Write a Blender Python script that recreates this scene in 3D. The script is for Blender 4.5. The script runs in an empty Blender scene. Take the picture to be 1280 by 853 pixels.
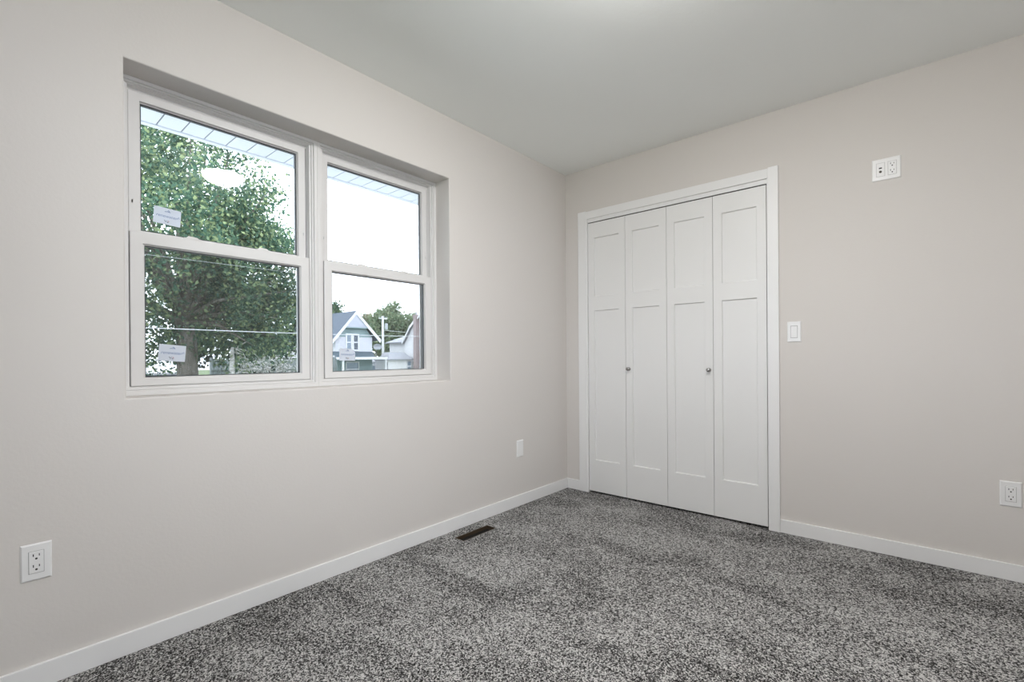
import bpy, bmesh, math, random
import numpy as np
from mathutils import Matrix, Vector

sc = bpy.context.scene
COL = sc.collection

# ------------------------------------------------------------------ camera
F_PX, YAW, PITCH, ROLL, SHIFT_PX = 590.81, 0.7117, -0.0014, -0.0072, 20.756
cam_d = bpy.data.cameras.new('camera')
cam = bpy.data.objects.new('camera', cam_d)
COL.objects.link(cam)
_f = Vector((-math.sin(YAW), math.cos(YAW), 0))
_r = Vector((math.cos(YAW), math.sin(YAW), 0))
_u = Vector((0, 0, 1))
_f, _u = _f * math.cos(PITCH) + _u * math.sin(PITCH), _u * math.cos(PITCH) - _f * math.sin(PITCH)
_r, _u = _r * math.cos(ROLL) + _u * math.sin(ROLL), -_r * math.sin(ROLL) + _u * math.cos(ROLL)
M = Matrix.Identity(4)
for i in range(3):
    M[i][0], M[i][1], M[i][2] = _r[i], _u[i], -_f[i]
M[0][3], M[1][3], M[2][3] = 2.0939, -3.0802, 1.0234
cam.matrix_world = M
cam_d.sensor_fit = 'HORIZONTAL'
cam_d.sensor_width = 36.0
cam_d.lens = 36.0 * F_PX / 1280.0
cam_d.shift_x = 0.0
cam_d.shift_y = SHIFT_PX / 1280.0
cam_d.clip_start = 0.02
cam_d.clip_end = 500
sc.camera = cam

# ------------------------------------------------------------------ exposure, sky, sun
sc.view_settings.view_transform = 'Standard'
sc.view_settings.look = 'None'
sc.view_settings.exposure = 0.08
sc.view_settings.gamma = 1.0
sc.view_settings.use_curve_mapping = False
sc.cycles.max_bounces = 14
sc.cycles.diffuse_bounces = 8
sc.cycles.glossy_bounces = 4
sc.cycles.transparent_max_bounces = 24
sc.cycles.use_denoising = True
sc.cycles.caustics_reflective = False
sc.cycles.caustics_refractive = False

SKY_STRENGTH = 5.8
LAMP_STRENGTH = 172
LAMP_COLOR = (1.0, 0.975, 0.96, 1)

w = bpy.data.worlds.new('overcast_sky')
sc.world = w
w.use_nodes = True
bg = w.node_tree.nodes['Background']
bg.inputs[0].default_value = (0.83, 0.915, 1.0, 1)
bg.inputs[1].default_value = SKY_STRENGTH

# ------------------------------------------------------------------ materials
def s2l(c):
    c = c / 255.0
    return c / 12.92 if c <= 0.04045 else ((c + 0.055) / 1.055) ** 2.4

def rgb(r, g, b):
    return (s2l(r), s2l(g), s2l(b), 1)

def mat(name, color, rough=0.6, metal=0.0, bump=None, spec=0.5, coat=0.0):
    m = bpy.data.materials.new(name)
    m.use_nodes = True
    nt = m.node_tree
    p = nt.nodes['Principled BSDF']
    p.inputs['Base Color'].default_value = color
    p.inputs['Roughness'].default_value = rough
    p.inputs['Metallic'].default_value = metal
    p.inputs['Specular IOR Level'].default_value = spec
    if bump:
        scale, strength, dist = bump
        tc = nt.nodes.new('ShaderNodeTexCoord')
        n = nt.nodes.new('ShaderNodeTexNoise')
        n.inputs['Scale'].default_value = scale
        n.inputs['Detail'].default_value = 3
        b = nt.nodes.new('ShaderNodeBump')
        b.inputs['Strength'].default_value = strength
        b.inputs['Distance'].default_value = dist
        nt.links.new(tc.outputs['Object'], n.inputs['Vector'])
        nt.links.new(n.outputs['Fac'], b.inputs['Height'])
        nt.links.new(b.outputs['Normal'], p.inputs['Normal'])
    return m

def noise_mat(name, ca, cb, scale, rough=0.8, stretch=(1, 1, 1), bump=0.0):
    m = mat(name, ca, rough)
    nt = m.node_tree
    p = nt.nodes['Principled BSDF']
    tc = nt.nodes.new('ShaderNodeTexCoord')
    mp = nt.nodes.new('ShaderNodeMapping')
    mp.inputs['Scale'].default_value = stretch
    n = nt.nodes.new('ShaderNodeTexNoise')
    n.inputs['Scale'].default_value = scale
    n.inputs['Detail'].default_value = 4
    r = nt.nodes.new('ShaderNodeValToRGB')
    r.color_ramp.elements[0].position = 0.35
    r.color_ramp.elements[1].position = 0.65
    r.color_ramp.elements[0].color = ca
    r.color_ramp.elements[1].color = cb
    nt.links.new(tc.outputs['Object'], mp.inputs['Vector'])
    nt.links.new(mp.outputs['Vector'], n.inputs['Vector'])
    nt.links.new(n.outputs['Fac'], r.inputs['Fac'])
    nt.links.new(r.outputs['Color'], p.inputs['Base Color'])
    if bump:
        b = nt.nodes.new('ShaderNodeBump')
        b.inputs['Strength'].default_value = 0.6
        b.inputs['Distance'].default_value = bump
        nt.links.new(n.outputs['Fac'], b.inputs['Height'])
        nt.links.new(b.outputs['Normal'], p.inputs['Normal'])
    return m

def lap_mat(name, color, gap, period, axis='Z', depth=0.35):
    """painted boards: a thin joint line every `period` metres along an axis"""
    m = mat(name, color, 0.6)
    nt = m.node_tree
    p = nt.nodes['Principled BSDF']
    tc = nt.nodes.new('ShaderNodeTexCoord')
    sp = nt.nodes.new('ShaderNodeSeparateXYZ')
    md = nt.nodes.new('ShaderNodeMath'); md.operation = 'MODULO'
    ad = nt.nodes.new('ShaderNodeMath'); ad.operation = 'ADD'
    ad.inputs[1].default_value = 200.0
    md.inputs[1].default_value = period
    lt = nt.nodes.new('ShaderNodeMath'); lt.operation = 'LESS_THAN'
    lt.inputs[1].default_value = period * 0.12
    mx = nt.nodes.new('ShaderNodeMixRGB')
    mx.inputs[1].default_value = color
    mx.inputs[2].default_value = gap
    nt.links.new(tc.outputs['Object'], sp.inputs[0])
    nt.links.new(sp.outputs[axis], ad.inputs[0])
    nt.links.new(ad.outputs[0], md.inputs[0])
    nt.links.new(md.outputs[0], lt.inputs[0])
    nt.links.new(lt.outputs[0], mx.inputs[0])
    nt.links.new(mx.outputs[0], p.inputs['Base Color'])
    return m

M_WALL = mat('beige_wall_paint', (0.655, 0.626, 0.599, 1), 0.75, bump=(90, 0.10, 0.004))
M_CEIL = mat('ceiling_paint', (0.89, 0.91, 0.90, 1), 0.85, bump=(60, 0.10, 0.004))
M_TRIM = mat('white_trim_paint', (0.80, 0.80, 0.80, 1), 0.35)
M_DOOR = mat('white_door_paint', (0.77, 0.77, 0.765, 1), 0.4)
M_VINYL = mat('white_vinyl', (0.69, 0.68, 0.67, 1), 0.4)
M_SPACER = mat('dark_glazing_spacer', (0.035, 0.045, 0.055, 1), 0.5)
M_PLATE = mat('white_plastic', (0.80, 0.80, 0.80, 1), 0.3)
M_SLOT = mat('dark_slot', (0.02, 0.02, 0.02, 1), 0.6)
M_NICKEL = mat('brushed_nickel', (0.42, 0.41, 0.40, 1), 0.22, 1.0)
M_GAP = mat('dark_track', (0.02, 0.02, 0.02, 1), 0.5)
M_BROWN = mat('brown_metal', (0.075, 0.055, 0.035, 1), 0.45, 0.3)
M_DUCT = mat('duct_dark', (0.012, 0.010, 0.008, 1), 0.7)
M_SOFFIT = mat('white_soffit', (0.76, 0.80, 0.88, 1), 0.5)
M_GREYPAINT = mat('grey_roofing', (0.16, 0.17, 0.18, 1), 0.8)
M_SCREWS = mat('dull_screw', (0.50, 0.50, 0.50, 1), 0.5, 0.0)

# glass: clear, with the mirror share a double pane has
M_GLASS = bpy.data.materials.new('window_glass')
M_GLASS.use_nodes = True
nt = M_GLASS.node_tree
nt.nodes.clear()
o_ = nt.nodes.new('ShaderNodeOutputMaterial')
mx = nt.nodes.new('ShaderNodeMixShader')
tr = nt.nodes.new('ShaderNodeBsdfTransparent'); tr.inputs[0].default_value = (0.98, 0.985, 0.99, 1)
gl = nt.nodes.new('ShaderNodeBsdfGlossy'); gl.inputs['Roughness'].default_value = 0.0
fr = nt.nodes.new('ShaderNodeFresnel'); fr.inputs['IOR'].default_value = 1.45
nt.links.new(fr.outputs[0], mx.inputs[0])
nt.links.new(tr.outputs[0], mx.inputs[1])
nt.links.new(gl.outputs[0], mx.inputs[2])
nt.links.new(mx.outputs[0], o_.inputs[0])

# insect screen: mostly open mesh of dark thread
M_MESH = bpy.data.materials.new('insect_screen_mesh')
M_MESH.use_nodes = True
nt = M_MESH.node_tree
nt.nodes.clear()
o_ = nt.nodes.new('ShaderNodeOutputMaterial')
mx = nt.nodes.new('ShaderNodeMixShader'); mx.inputs[0].default_value = 0.28
tr = nt.nodes.new('ShaderNodeBsdfTransparent')
df = nt.nodes.new('ShaderNodeBsdfDiffuse'); df.inputs[0].default_value = (0.045, 0.06, 0.065, 1)
nt.links.new(tr.outputs[0], mx.inputs[1])
nt.links.new(df.outputs[0], mx.inputs[2])
nt.links.new(mx.outputs[0], o_.inputs[0])

# sticker paper, a little light passes through
M_PAPER = bpy.data.materials.new('sticker_paper')
M_PAPER.use_nodes = True
nt = M_PAPER.node_tree
nt.nodes.clear()
o_ = nt.nodes.new('ShaderNodeOutputMaterial')
mx = nt.nodes.new('ShaderNodeMixShader'); mx.inputs[0].default_value = 0.45
df = nt.nodes.new('ShaderNodeBsdfDiffuse'); df.inputs[0].default_value = (0.82, 0.84, 0.88, 1)
tl = nt.nodes.new('ShaderNodeBsdfTranslucent'); tl.inputs[0].default_value = (0.80, 0.84, 0.92, 1)
nt.links.new(df.outputs[0], mx.inputs[1])
nt.links.new(tl.outputs[0], mx.inputs[2])
nt.links.new(mx.outputs[0], o_.inputs[0])
M_INK = mat('blue_ink', (0.20, 0.28, 0.46, 1), 0.7)
M_INKDARK = mat('dark_ink', (0.10, 0.11, 0.15, 1), 0.7)
M_INKRED = mat('red_ink', (0.50, 0.18, 0.20, 1), 0.7)

# carpet
M_CARPET = bpy.data.materials.new('speckled_grey_carpet')
M_CARPET.use_nodes = True
nt = M_CARPET.node_tree
p = nt.nodes['Principled BSDF']
p.inputs['Roughness'].default_value = 0.95
p.inputs['Specular IOR Level'].default_value = 0.1
tc = nt.nodes.new('ShaderNodeTexCoord')
vo = nt.nodes.new('ShaderNodeTexVoronoi'); vo.inputs['Scale'].default_value = 290
vo2 = nt.nodes.new('ShaderNodeTexVoronoi'); vo2.inputs['Scale'].default_value = 190
for v_ in (vo, vo2):
    nt.links.new(tc.outputs['Object'], v_.inputs['Vector'])
s1 = nt.nodes.new('ShaderNodeSeparateColor'); nt.links.new(vo.outputs['Color'], s1.inputs[0])
s2 = nt.nodes.new('ShaderNodeSeparateColor'); nt.links.new(vo2.outputs['Color'], s2.inputs[0])
mixv = nt.nodes.new('ShaderNodeMix'); mixv.data_type = 'FLOAT'; mixv.inputs[0].default_value = 0.45
nt.links.new(s1.outputs[0], mixv.inputs[2]); nt.links.new(s2.outputs[0], mixv.inputs[3])
# brushed pile: broad patches where the pile lies the other way
mp = nt.nodes.new('ShaderNodeMapping'); mp.inputs['Rotation'].default_value = (0, 0, math.radians(35))
mp.inputs['Scale'].default_value = (1.0, 1.6, 1)
nt.links.new(tc.outputs['Object'], mp.inputs['Vector'])
n1 = nt.nodes.new('ShaderNodeTexNoise'); n1.inputs['Scale'].default_value = 2.3; n1.inputs['Detail'].default_value = 5
n1.inputs['Distortion'].default_value = 0.8
nt.links.new(mp.outputs[0], n1.inputs['Vector'])
mr = nt.nodes.new('ShaderNodeMapRange')
mr.inputs['From Min'].default_value = 0.38; mr.inputs['From Max'].default_value = 0.62
mr.inputs['To Min'].default_value = -0.065; mr.inputs['To Max'].default_value = 0.065
nt.links.new(n1.outputs['Fac'], mr.inputs['Value'])
ad = nt.nodes.new('ShaderNodeMath'); ad.operation = 'ADD'
nt.links.new(mixv.outputs[0], ad.inputs[0]); nt.links.new(mr.outputs[0], ad.inputs[1])
rp = nt.nodes.new('ShaderNodeValToRGB')
rp.color_ramp.elements[0].position = 0.30; rp.color_ramp.elements[0].color = (0.018, 0.0175, 0.0175, 1)
rp.color_ramp.elements[1].position = 0.70; rp.color_ramp.elements[1].color = (0.54, 0.535, 0.525, 1)
e_ = rp.color_ramp.elements.new(0.5); e_.color = (0.115, 0.113, 0.112, 1)
nt.links.new(ad.outputs[0], rp.inputs['Fac'])
nt.links.new(rp.outputs['Color'], p.inputs['Base Color'])
bp = nt.nodes.new('ShaderNodeBump'); bp.inputs['Strength'].default_value = 0.5; bp.inputs['Distance'].default_value = 0.004
nt.links.new(mixv.outputs[0], bp.inputs['Height'])
nt.links.new(bp.outputs['Normal'], p.inputs['Normal'])

# lamp glass
M_LAMP = bpy.data.materials.new('lit_lamp_glass')
M_LAMP.use_nodes = True
nt = M_LAMP.node_tree
nt.nodes.clear()
o_ = nt.nodes.new('ShaderNodeOutputMaterial')
em = nt.nodes.new('ShaderNodeEmission')
em.inputs[0].default_value = LAMP_COLOR
em.inputs[1].default_value = LAMP_STRENGTH
nt.links.new(em.outputs[0], o_.inputs[0])

# outdoors
M_GRASS = noise_mat('grass', (0.06, 0.10, 0.03, 1), (0.11, 0.16, 0.05, 1), 3.0)
M_CONC = noise_mat('pale_concrete', (0.34, 0.34, 0.345, 1), (0.42, 0.42, 0.425, 1), 1.5)
M_ROAD = noise_mat('asphalt', (0.13, 0.13, 0.135, 1), (0.18, 0.18, 0.18, 1), 2.0)
M_BARK = noise_mat('bark', (0.075, 0.065, 0.055, 1), (0.20, 0.18, 0.16, 1), 4.0, stretch=(4, 4, 0.7), bump=0.03)
M_PALEBARK = noise_mat('pale_bark', (0.30, 0.29, 0.27, 1), (0.62, 0.62, 0.60, 1), 5.0, stretch=(1, 1, 3), bump=0.01)
M_SIDING = lap_mat('white_lap_siding', (0.62, 0.625, 0.68, 1), (0.52, 0.53, 0.59, 1), 0.16)
M_SIDING_B = lap_mat('bright_white_siding', (0.78, 0.78, 0.79, 1), (0.68, 0.68, 0.71, 1), 0.14)
M_LAVENDER = lap_mat('pale_gable_boards', (0.46, 0.475, 0.56, 1), (0.38, 0.40, 0.48, 1), 0.22, 'Y')
M_TEAL = lap_mat('grey_green_siding', (0.24, 0.33, 0.345, 1), (0.19, 0.27, 0.28, 1), 0.16)
M_ROOFBLUE = noise_mat('blue_grey_shingles', (0.075, 0.098, 0.135, 1), (0.10, 0.125, 0.165, 1), 6.0)
M_ROOFTEAL = noise_mat('dark_teal_shingles', (0.045, 0.07, 0.09, 1), (0.06, 0.09, 0.115, 1), 6.0)
M_ROOFGREY = lap_mat('grey_metal_roofing', (0.33, 0.34, 0.37, 1), (0.22, 0.23, 0.26, 1), 0.42, 'Y')
M_HOUSETRIM = mat('white_house_trim', (0.72, 0.72, 0.75, 1), 0.5)
M_PANE = mat('dark_house_pane', (0.06, 0.085, 0.12, 1), 0.15)
M_PANELIGHT = mat('curtained_house_pane', (0.20, 0.26, 0.33, 1), 0.2)
M_POLEWOOD = mat('weathered_pole_wood', (0.58, 0.58, 0.60, 1), 0.8)
M_CAN = mat('pale_grey_metal', (0.40, 0.42, 0.45, 1), 0.5)
M_WIRE = mat('pale_wire', (0.55, 0.56, 0.58, 1), 0.5)
M_FENCE = lap_mat('weathered_fence', (0.20, 0.23, 0.24, 1), (0.08, 0.09, 0.10, 1), 0.16, 'Y')
M_GREYHOUSE = lap_mat('blue_grey_siding', (0.16, 0.20, 0.25, 1), (0.12, 0.15, 0.19, 1), 0.16)

M_BRICK = mat('red_brick', (0.30, 0.16, 0.15, 1), 0.85)
nt = M_BRICK.node_tree
p = nt.nodes['Principled BSDF']
tc = nt.nodes.new('ShaderNodeTexCoord')
mp = nt.nodes.new('ShaderNodeMapping'); mp.inputs['Rotation'].default_value = (math.radians(90), 0, math.radians(90))
br = nt.nodes.new('ShaderNodeTexBrick')
br.inputs['Color1'].default_value = (0.27, 0.20, 0.20, 1)
br.inputs['Color2'].default_value = (0.33, 0.25, 0.25, 1)
br.inputs['Mortar'].default_value = (0.45, 0.43, 0.43, 1)
br.inputs['Scale'].default_value = 2.5
nt.links.new(tc.outputs['Object'], mp.inputs['Vector'])
nt.links.new(mp.outputs[0], br.inputs['Vector'])
nt.links.new(br.outputs['Color'], p.inputs['Base Color'])

def leaf_mat(name, c0, c1, c2, trans=0.4):
    m = bpy.data.materials.new(name)
    m.use_nodes = True
    nt = m.node_tree
    nt.nodes.clear()
    o = nt.nodes.new('ShaderNodeOutputMaterial')
    g = nt.nodes.new('ShaderNodeNewGeometry')
    r = nt.nodes.new('ShaderNodeValToRGB')
    r.color_ramp.elements[0].color = c0
    r.color_ramp.elements[1].color = c2
    e = r.color_ramp.elements.new(0.55); e.color = c1
    d = nt.nodes.new('ShaderNodeBsdfDiffuse')
    t = nt.nodes.new('ShaderNodeBsdfTranslucent')
    x = nt.nodes.new('ShaderNodeMixShader'); x.inputs[0].default_value = trans
    nt.links.new(g.outputs['Random Per Island'], r.inputs['Fac'])
    nt.links.new(r.outputs['Color'], d.inputs[0])
    nt.links.new(r.outputs['Color'], t.inputs[0])
    nt.links.new(d.outputs[0], x.inputs[1])
    nt.links.new(t.outputs[0], x.inputs[2])
    nt.links.new(x.outputs[0], o.inputs[0])
    return m

M_LEAF = leaf_mat('green_leaves', (0.038, 0.085, 0.064, 1), (0.095, 0.17, 0.115, 1), (0.31, 0.37, 0.19, 1))
M_LEAFDARK = leaf_mat('deep_green_leaves', (0.012, 0.030, 0.024, 1), (0.025, 0.055, 0.037, 1), (0.06, 0.095, 0.055, 1))
M_LEAFPALE = leaf_mat('pale_green_leaves', (0.13, 0.19, 0.12, 1), (0.19, 0.26, 0.16, 1), (0.36, 0.40, 0.26, 1))
M_LEAFWARM = leaf_mat('yellow_green_leaves', (0.15, 0.19, 0.11, 1), (0.22, 0.24, 0.15, 1), (0.33, 0.26, 0.2, 1))
M_BLOSSOM = leaf_mat('blossom_and_leaf', (0.10, 0.16, 0.11, 1), (0.50, 0.50, 0.48, 1), (0.85, 0.80, 0.80, 1), 0.3)

# ------------------------------------------------------------------ mesh helpers
def obj(name, bm, m, parent=None, smooth=False):
    me = bpy.data.meshes.new(name)
    bmesh.ops.recalc_face_normals(bm, faces=bm.faces[:])
    bm.to_mesh(me)
    bm.free()
    for mm in (m if isinstance(m, (list, tuple)) else [m]):
        me.materials.append(mm)
    if smooth:
        for pl in me.polygons:
            pl.use_smooth = True
    o = bpy.data.objects.new(name, me)
    COL.objects.link(o)
    if parent is not None:
        o.parent = parent
    return o

def thing(name, label, cat, loc=(0, 0, 0), rotz=0.0, group=None):
    o = bpy.data.objects.new(name, None)
    COL.objects.link(o)
    o.empty_display_size = 0.05
    o.location = loc
    o.rotation_euler = (0, 0, rotz)
    return tag(o, label, cat, group)

def tag(o, label, cat, group=None):
    o['label'] = label
    o['category'] = cat
    if group:
        o['group'] = group
    return o

def struct(o, label=None, cat=None):
    o['kind'] = 'structure'
    if label:
        o['label'] = label
        o['category'] = cat
    return o

def B(bm, x0, x1, y0, y1, z0, z1, bev=0.0, seg=2):
    vs = [bm.verts.new((x, y, z)) for x in (x0, x1) for y in (y0, y1) for z in (z0, z1)]
    fs = []
    for q in ((0, 1, 3, 2), (4, 6, 7, 5), (0, 4, 5, 1), (2, 3, 7, 6), (0, 2, 6, 4), (1, 5, 7, 3)):
        fs.append(bm.faces.new([vs[i] for i in q]))
    bmesh.ops.recalc_face_normals(bm, faces=fs)
    if bev:
        es = list({e for f in fs for e in f.edges})
        bmesh.ops.bevel(bm, geom=es, offset=bev, segments=seg, profile=0.5, affect='EDGES')
    return bm

def box(*a, **k):
    return B(bmesh.new(), *a, **k)

def ring(bm, x0, x1, y0, y1, z0, z1, ty0, ty1, tz0, tz1, bev=0.002):
    """a rectangular frame lying in a y-z plane, from x0 to x1 deep, mitred"""
    o = [(y0, z0), (y1, z0), (y1, z1), (y0, z1)]
    i = [(y0 + ty0, z0 + tz0), (y1 - ty1, z0 + tz0), (y1 - ty1, z1 - tz1), (y0 + ty0, z1 - tz1)]
    V = {}
    for k in range(4):
        for nm, src in (('o', o), ('i', i)):
            for s, x in ((0, x0), (1, x1)):
                V[nm, k, s] = bm.verts.new((x, src[k][0], src[k][1]))
    fs = []
    for k in range(4):
        l = (k + 1) % 4
        for s in (0, 1):
            fs.append(bm.faces.new([V['o', k, s], V['o', l, s], V['i', l, s], V['i', k, s]]))
        fs.append(bm.faces.new([V['o', k, 0], V['o', l, 0], V['o', l, 1], V['o', k, 1]]))
        fs.append(bm.faces.new([V['i', k, 0], V['i', l, 0], V['i', l, 1], V['i', k, 1]]))
    bmesh.ops.recalc_face_normals(bm, faces=fs)
    if bev:
        es = [e for e in {e for f in fs for e in f.edges}
              if not any(abs(f.normal.x) > 0.9 for f in e.link_faces) or
              sum(abs(f.normal.x) > 0.9 for f in e.link_faces) == 1]
        bmesh.ops.bevel(bm, geom=es, offset=bev, segments=2, profile=0.5, affect='EDGES')
    return bm

def poly(bm, pts, x0, x1):
    """a y-z outline given depth along x"""
    a = [bm.verts.new((x0, y, z)) for y, z in pts]
    b = [bm.verts.new((x1, y, z)) for y, z in pts]
    bm.faces.new(a)
    bm.faces.new(b[::-1])
    n = len(pts)
    for i in range(n):
        j = (i + 1) % n
        bm.faces.new([a[i], b[i], b[j], a[j]])
    return bm

def solid(bm, low, high):
    """a closed body between two matching point loops"""
    a = [bm.verts.new(q) for q in low]
    b = [bm.verts.new(q) for q in high]
    bm.faces.new(a)
    bm.faces.new(b[::-1])
    n = len(a)
    for i in range(n):
        j = (i + 1) % n
        bm.faces.new([a[i], b[i], b[j], a[j]])
    return bm

def tube(bm, pts, rads, seg=8):
    pts = [Vector(q) for q in pts]
    if not isinstance(rads, (list, tuple)):
        rads = [rads] * len(pts)
    rings = []
    for i, q in enumerate(pts):
        d = (pts[min(i + 1, len(pts) - 1)] - pts[max(i - 1, 0)]).normalized()
        u = d.cross(Vector((0, 0, 1)))
        if u.length < 0.05:
            u = d.cross(Vector((1, 0, 0)))
        u.normalize()
        v = d.cross(u)
        rings.append([bm.verts.new(q + rads[i] * (u * math.cos(2 * math.pi * k / seg) + v * math.sin(2 * math.pi * k / seg))) for k in range(seg)])
    for i in range(len(rings) - 1):
        for k in range(seg):
            l = (k + 1) % seg
            bm.faces.new([rings[i][k], rings[i][l], rings[i + 1][l], rings[i + 1][k]])
    bm.faces.new(rings[0][::-1])
    bm.faces.new(rings[-1])
    return bm

def lathe(bm, prof, seg=24, axis='Z', at=(0, 0, 0)):
    """prof: (radius, height) pairs around an axis"""
    at = Vector(at)
    rows = []
    for r, h in prof:
        row = []
        for k in range(seg):
            a = 2 * math.pi * k / seg
            c, s = r * math.cos(a), r * math.sin(a)
            q = {'Z': (c, s, h), 'Y': (c, h, s), 'X': (h, c, s)}[axis]
            row.append(bm.verts.new(at + Vector(q)))
        rows.append(row)
    for i in range(len(rows) - 1):
        for k in range(seg):
            l = (k + 1) % seg
            bm.faces.new([rows[i][k], rows[i][l], rows[i + 1][l], rows[i + 1][k]])
    bm.faces.new(rows[0])
    bm.faces.new(rows[-1])
    return bm

# ------------------------------------------------------------------ room shell
H = 2.44
RX, RY = 3.10, -3.56                      # room: x 0..RX, y RY..0
WY0, WY1, WZ0, WZ1 = -2.7118, -1.2077, 0.8879, 2.0787   # window opening
EXT = -0.22                               # outside face of the window wall

# floor: the carpet, with the register opening cut out of it
VX0, VX1, VY0, VY1 = 0.092, 0.172, -1.272, -1.004
bm = bmesh.new()
xs = [-0.0, VX0, VX1, RX]
ys = [RY, VY0, VY1, 0.75]
vv = {(i, j): bm.verts.new((xs[i], ys[j], 0)) for i in range(4) for j in range(4)}
for i in range(3):
    for j in range(3):
        if (i, j) != (1, 1):
            bm.faces.new([vv[i, j], vv[i + 1, j], vv[i + 1, j + 1], vv[i, j + 1]])
res = bmesh.ops.extrude_face_region(bm, geom=bm.faces[:])
bmesh.ops.translate(bm, vec=(0, 0, -0.02), verts=[g for g in res['geom'] if isinstance(g, bmesh.types.BMVert)])
struct(obj('floor', bm, M_CARPET), 'speckled grey carpet covering the whole floor', 'floor')

struct(obj('ceiling', box(EXT, RX + 0.12, RY - 0.12, 0.9, H, H + 0.12), M_CEIL), 'plain grey white painted ceiling', 'ceiling')

# window wall with its opening; bead-rounded reveal edges
bm = bmesh.new()
oy0, oy1, oz0, oz1 = RY - 0.12, 0.9, -0.1, H
O = [(oy0, oz0), (oy1, oz0), (oy1, oz1), (oy0, oz1)]
I = [(WY0, WZ0), (WY1, WZ0), (WY1, WZ1), (WY0, WZ1)]
V = {}
for k in range(4):
    for s, x in ((0, 0.0), (1, EXT)):
        V['o', k, s] = bm.verts.new((x, *O[k]))
        V['i', k, s] = bm.verts.new((x, *I[k]))
for k in range(4):
    l = (k + 1) % 4
    for s in (0, 1):
        bm.faces.new([V['o', k, s], V['o', l, s], V['i', l, s], V['i', k, s]])
    bm.faces.new([V['o', k, 0], V['o', l, 0], V['o', l, 1], V['o', k, 1]])
    bm.faces.new([V['i', k, 0], V['i', l, 0], V['i', l, 1], V['i', k, 1]])
bmesh.ops.recalc_face_normals(bm, faces=bm.faces[:])
ed = [e for e in bm.edges if all(abs(v.co.x) < 1e-6 and (round(v.co.y, 4), round(v.co.z, 4)) in [(round(a, 4), round(b, 4)) for a, b in I] for v in e.verts)]
bmesh.ops.bevel(bm, geom=ed, offset=0.005, segments=3, profile=0.5, affect='EDGES')
struct(obj('wall_left', bm, M_WALL), 'beige window wall on the left', 'wall')

# closet wall with the closet opening
DX0, DX1, DZ = 0.192, 1.428, 2.062
bm = bmesh.new()
B(bm, 0, DX0, 0, 0.12, -0.02, H)
B(bm, DX1, RX, 0, 0.12, -0.02, H)
B(bm, DX0, DX1, 0, 0.12, DZ, H)
bmesh.ops.remove_doubles(bm, verts=bm.verts[:], dist=1e-5)
struct(obj('wall_back', bm, M_WALL), 'beige wall holding the closet doors', 'wall')
FY0, FY1, FZ0, FZ1 = -3.40, -2.25, 0.80, 2.08      # unseen side window right of the viewpoint, added for more daylight
bm = bmesh.new()
B(bm, RX, RX + 0.12, RY - 0.12, FY0, -0.02, H)
B(bm, RX, RX + 0.12, FY1, 0.9, -0.02, H)
B(bm, RX, RX + 0.12, FY0, FY1, -0.02, FZ0)
B(bm, RX, RX + 0.12, FY0, FY1, FZ1, H)
struct(obj('wall_right', bm, M_WALL), 'beige side wall beyond the right of the view', 'wall')
GX0, GX1 = 0.45, 1.60                                   # unseen window behind the viewpoint, added to brighten the closet side
bm = bmesh.new()
B(bm, 0, GX0, RY - 0.12, RY, -0.02, H)
B(bm, GX1, RX, RY - 0.12, RY, -0.02, H)
B(bm, GX0, GX1, RY - 0.12, RY, -0.02, FZ0)
B(bm, GX0, GX1, RY - 0.12, RY, FZ1, H)
struct(obj('wall_front', bm, M_WALL), 'beige wall behind the viewpoint', 'wall')
bm = bmesh.new()
B(bm, 0, RX, 0.75, 0.87, -0.02, H)
struct(obj('wall_closet', bm, M_WALL), 'wall at the back of the closet', 'wall')

# baseboards
def board(bm, x0, x1, y0, y1, h=0.0755):
    return B(bm, x0, x1, y0, y1, 0, h, 0.002)
struct(obj('baseboard_left', board(bmesh.new(), 0, 0.012, RY, 0), M_TRIM), 'white baseboard under the window wall', 'baseboard')
bm = bmesh.new()
board(bm, 0.012, 0.1225, -0.012, 0)
board(bm, 1.4815, RX, -0.012, 0)
struct(obj('baseboard_back', bm, M_TRIM), 'white baseboard along the closet wall', 'baseboard')
struct(obj('baseboard_right', board(bmesh.new(), RX - 0.012, RX, RY, -0.012), M_TRIM), 'white baseboard along the right wall', 'baseboard')

# closet casing: two legs and a head, the right leg a little taller
struct(obj('trim_1', box(0.1225, 0.1925, -0.016, 0.0, 0, 2.1171, 0.002), M_TRIM), 'left white casing board of the closet', 'trim')
struct(obj('trim_2', box(1.4275, 1.4815, -0.018, 0.0, 0, 2.1171, 0.002), M_TRIM), 'right white casing board of the closet', 'trim')
struct(obj('trim_3', box(0.1925, 1.4275, -0.015, 0.0, 2.056, 2.1125, 0.0015), M_TRIM), 'white head casing over the closet doors', 'trim')
# jamb lining of the closet opening
bm = bmesh.new()
B(bm, 0.1925, 0.2015, -0.013, 0.12, 0, 2.056)
B(bm, 1.4205, 1.4275, -0.010, 0.12, 0, 2.056)
B(bm, 0.2015, 1.4205, -0.004, 0.12, 2.0295, 2.062)
struct(obj('trim_4', bm, M_TRIM), 'white jamb lining inside the closet casing', 'trim')
struct(obj('trim_5', box(0.2015, 1.4205, 0.004, 0.034, 2.0235, 2.0295), M_GAP), 'dark sliding track above the closet doors', 'trim')

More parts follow.
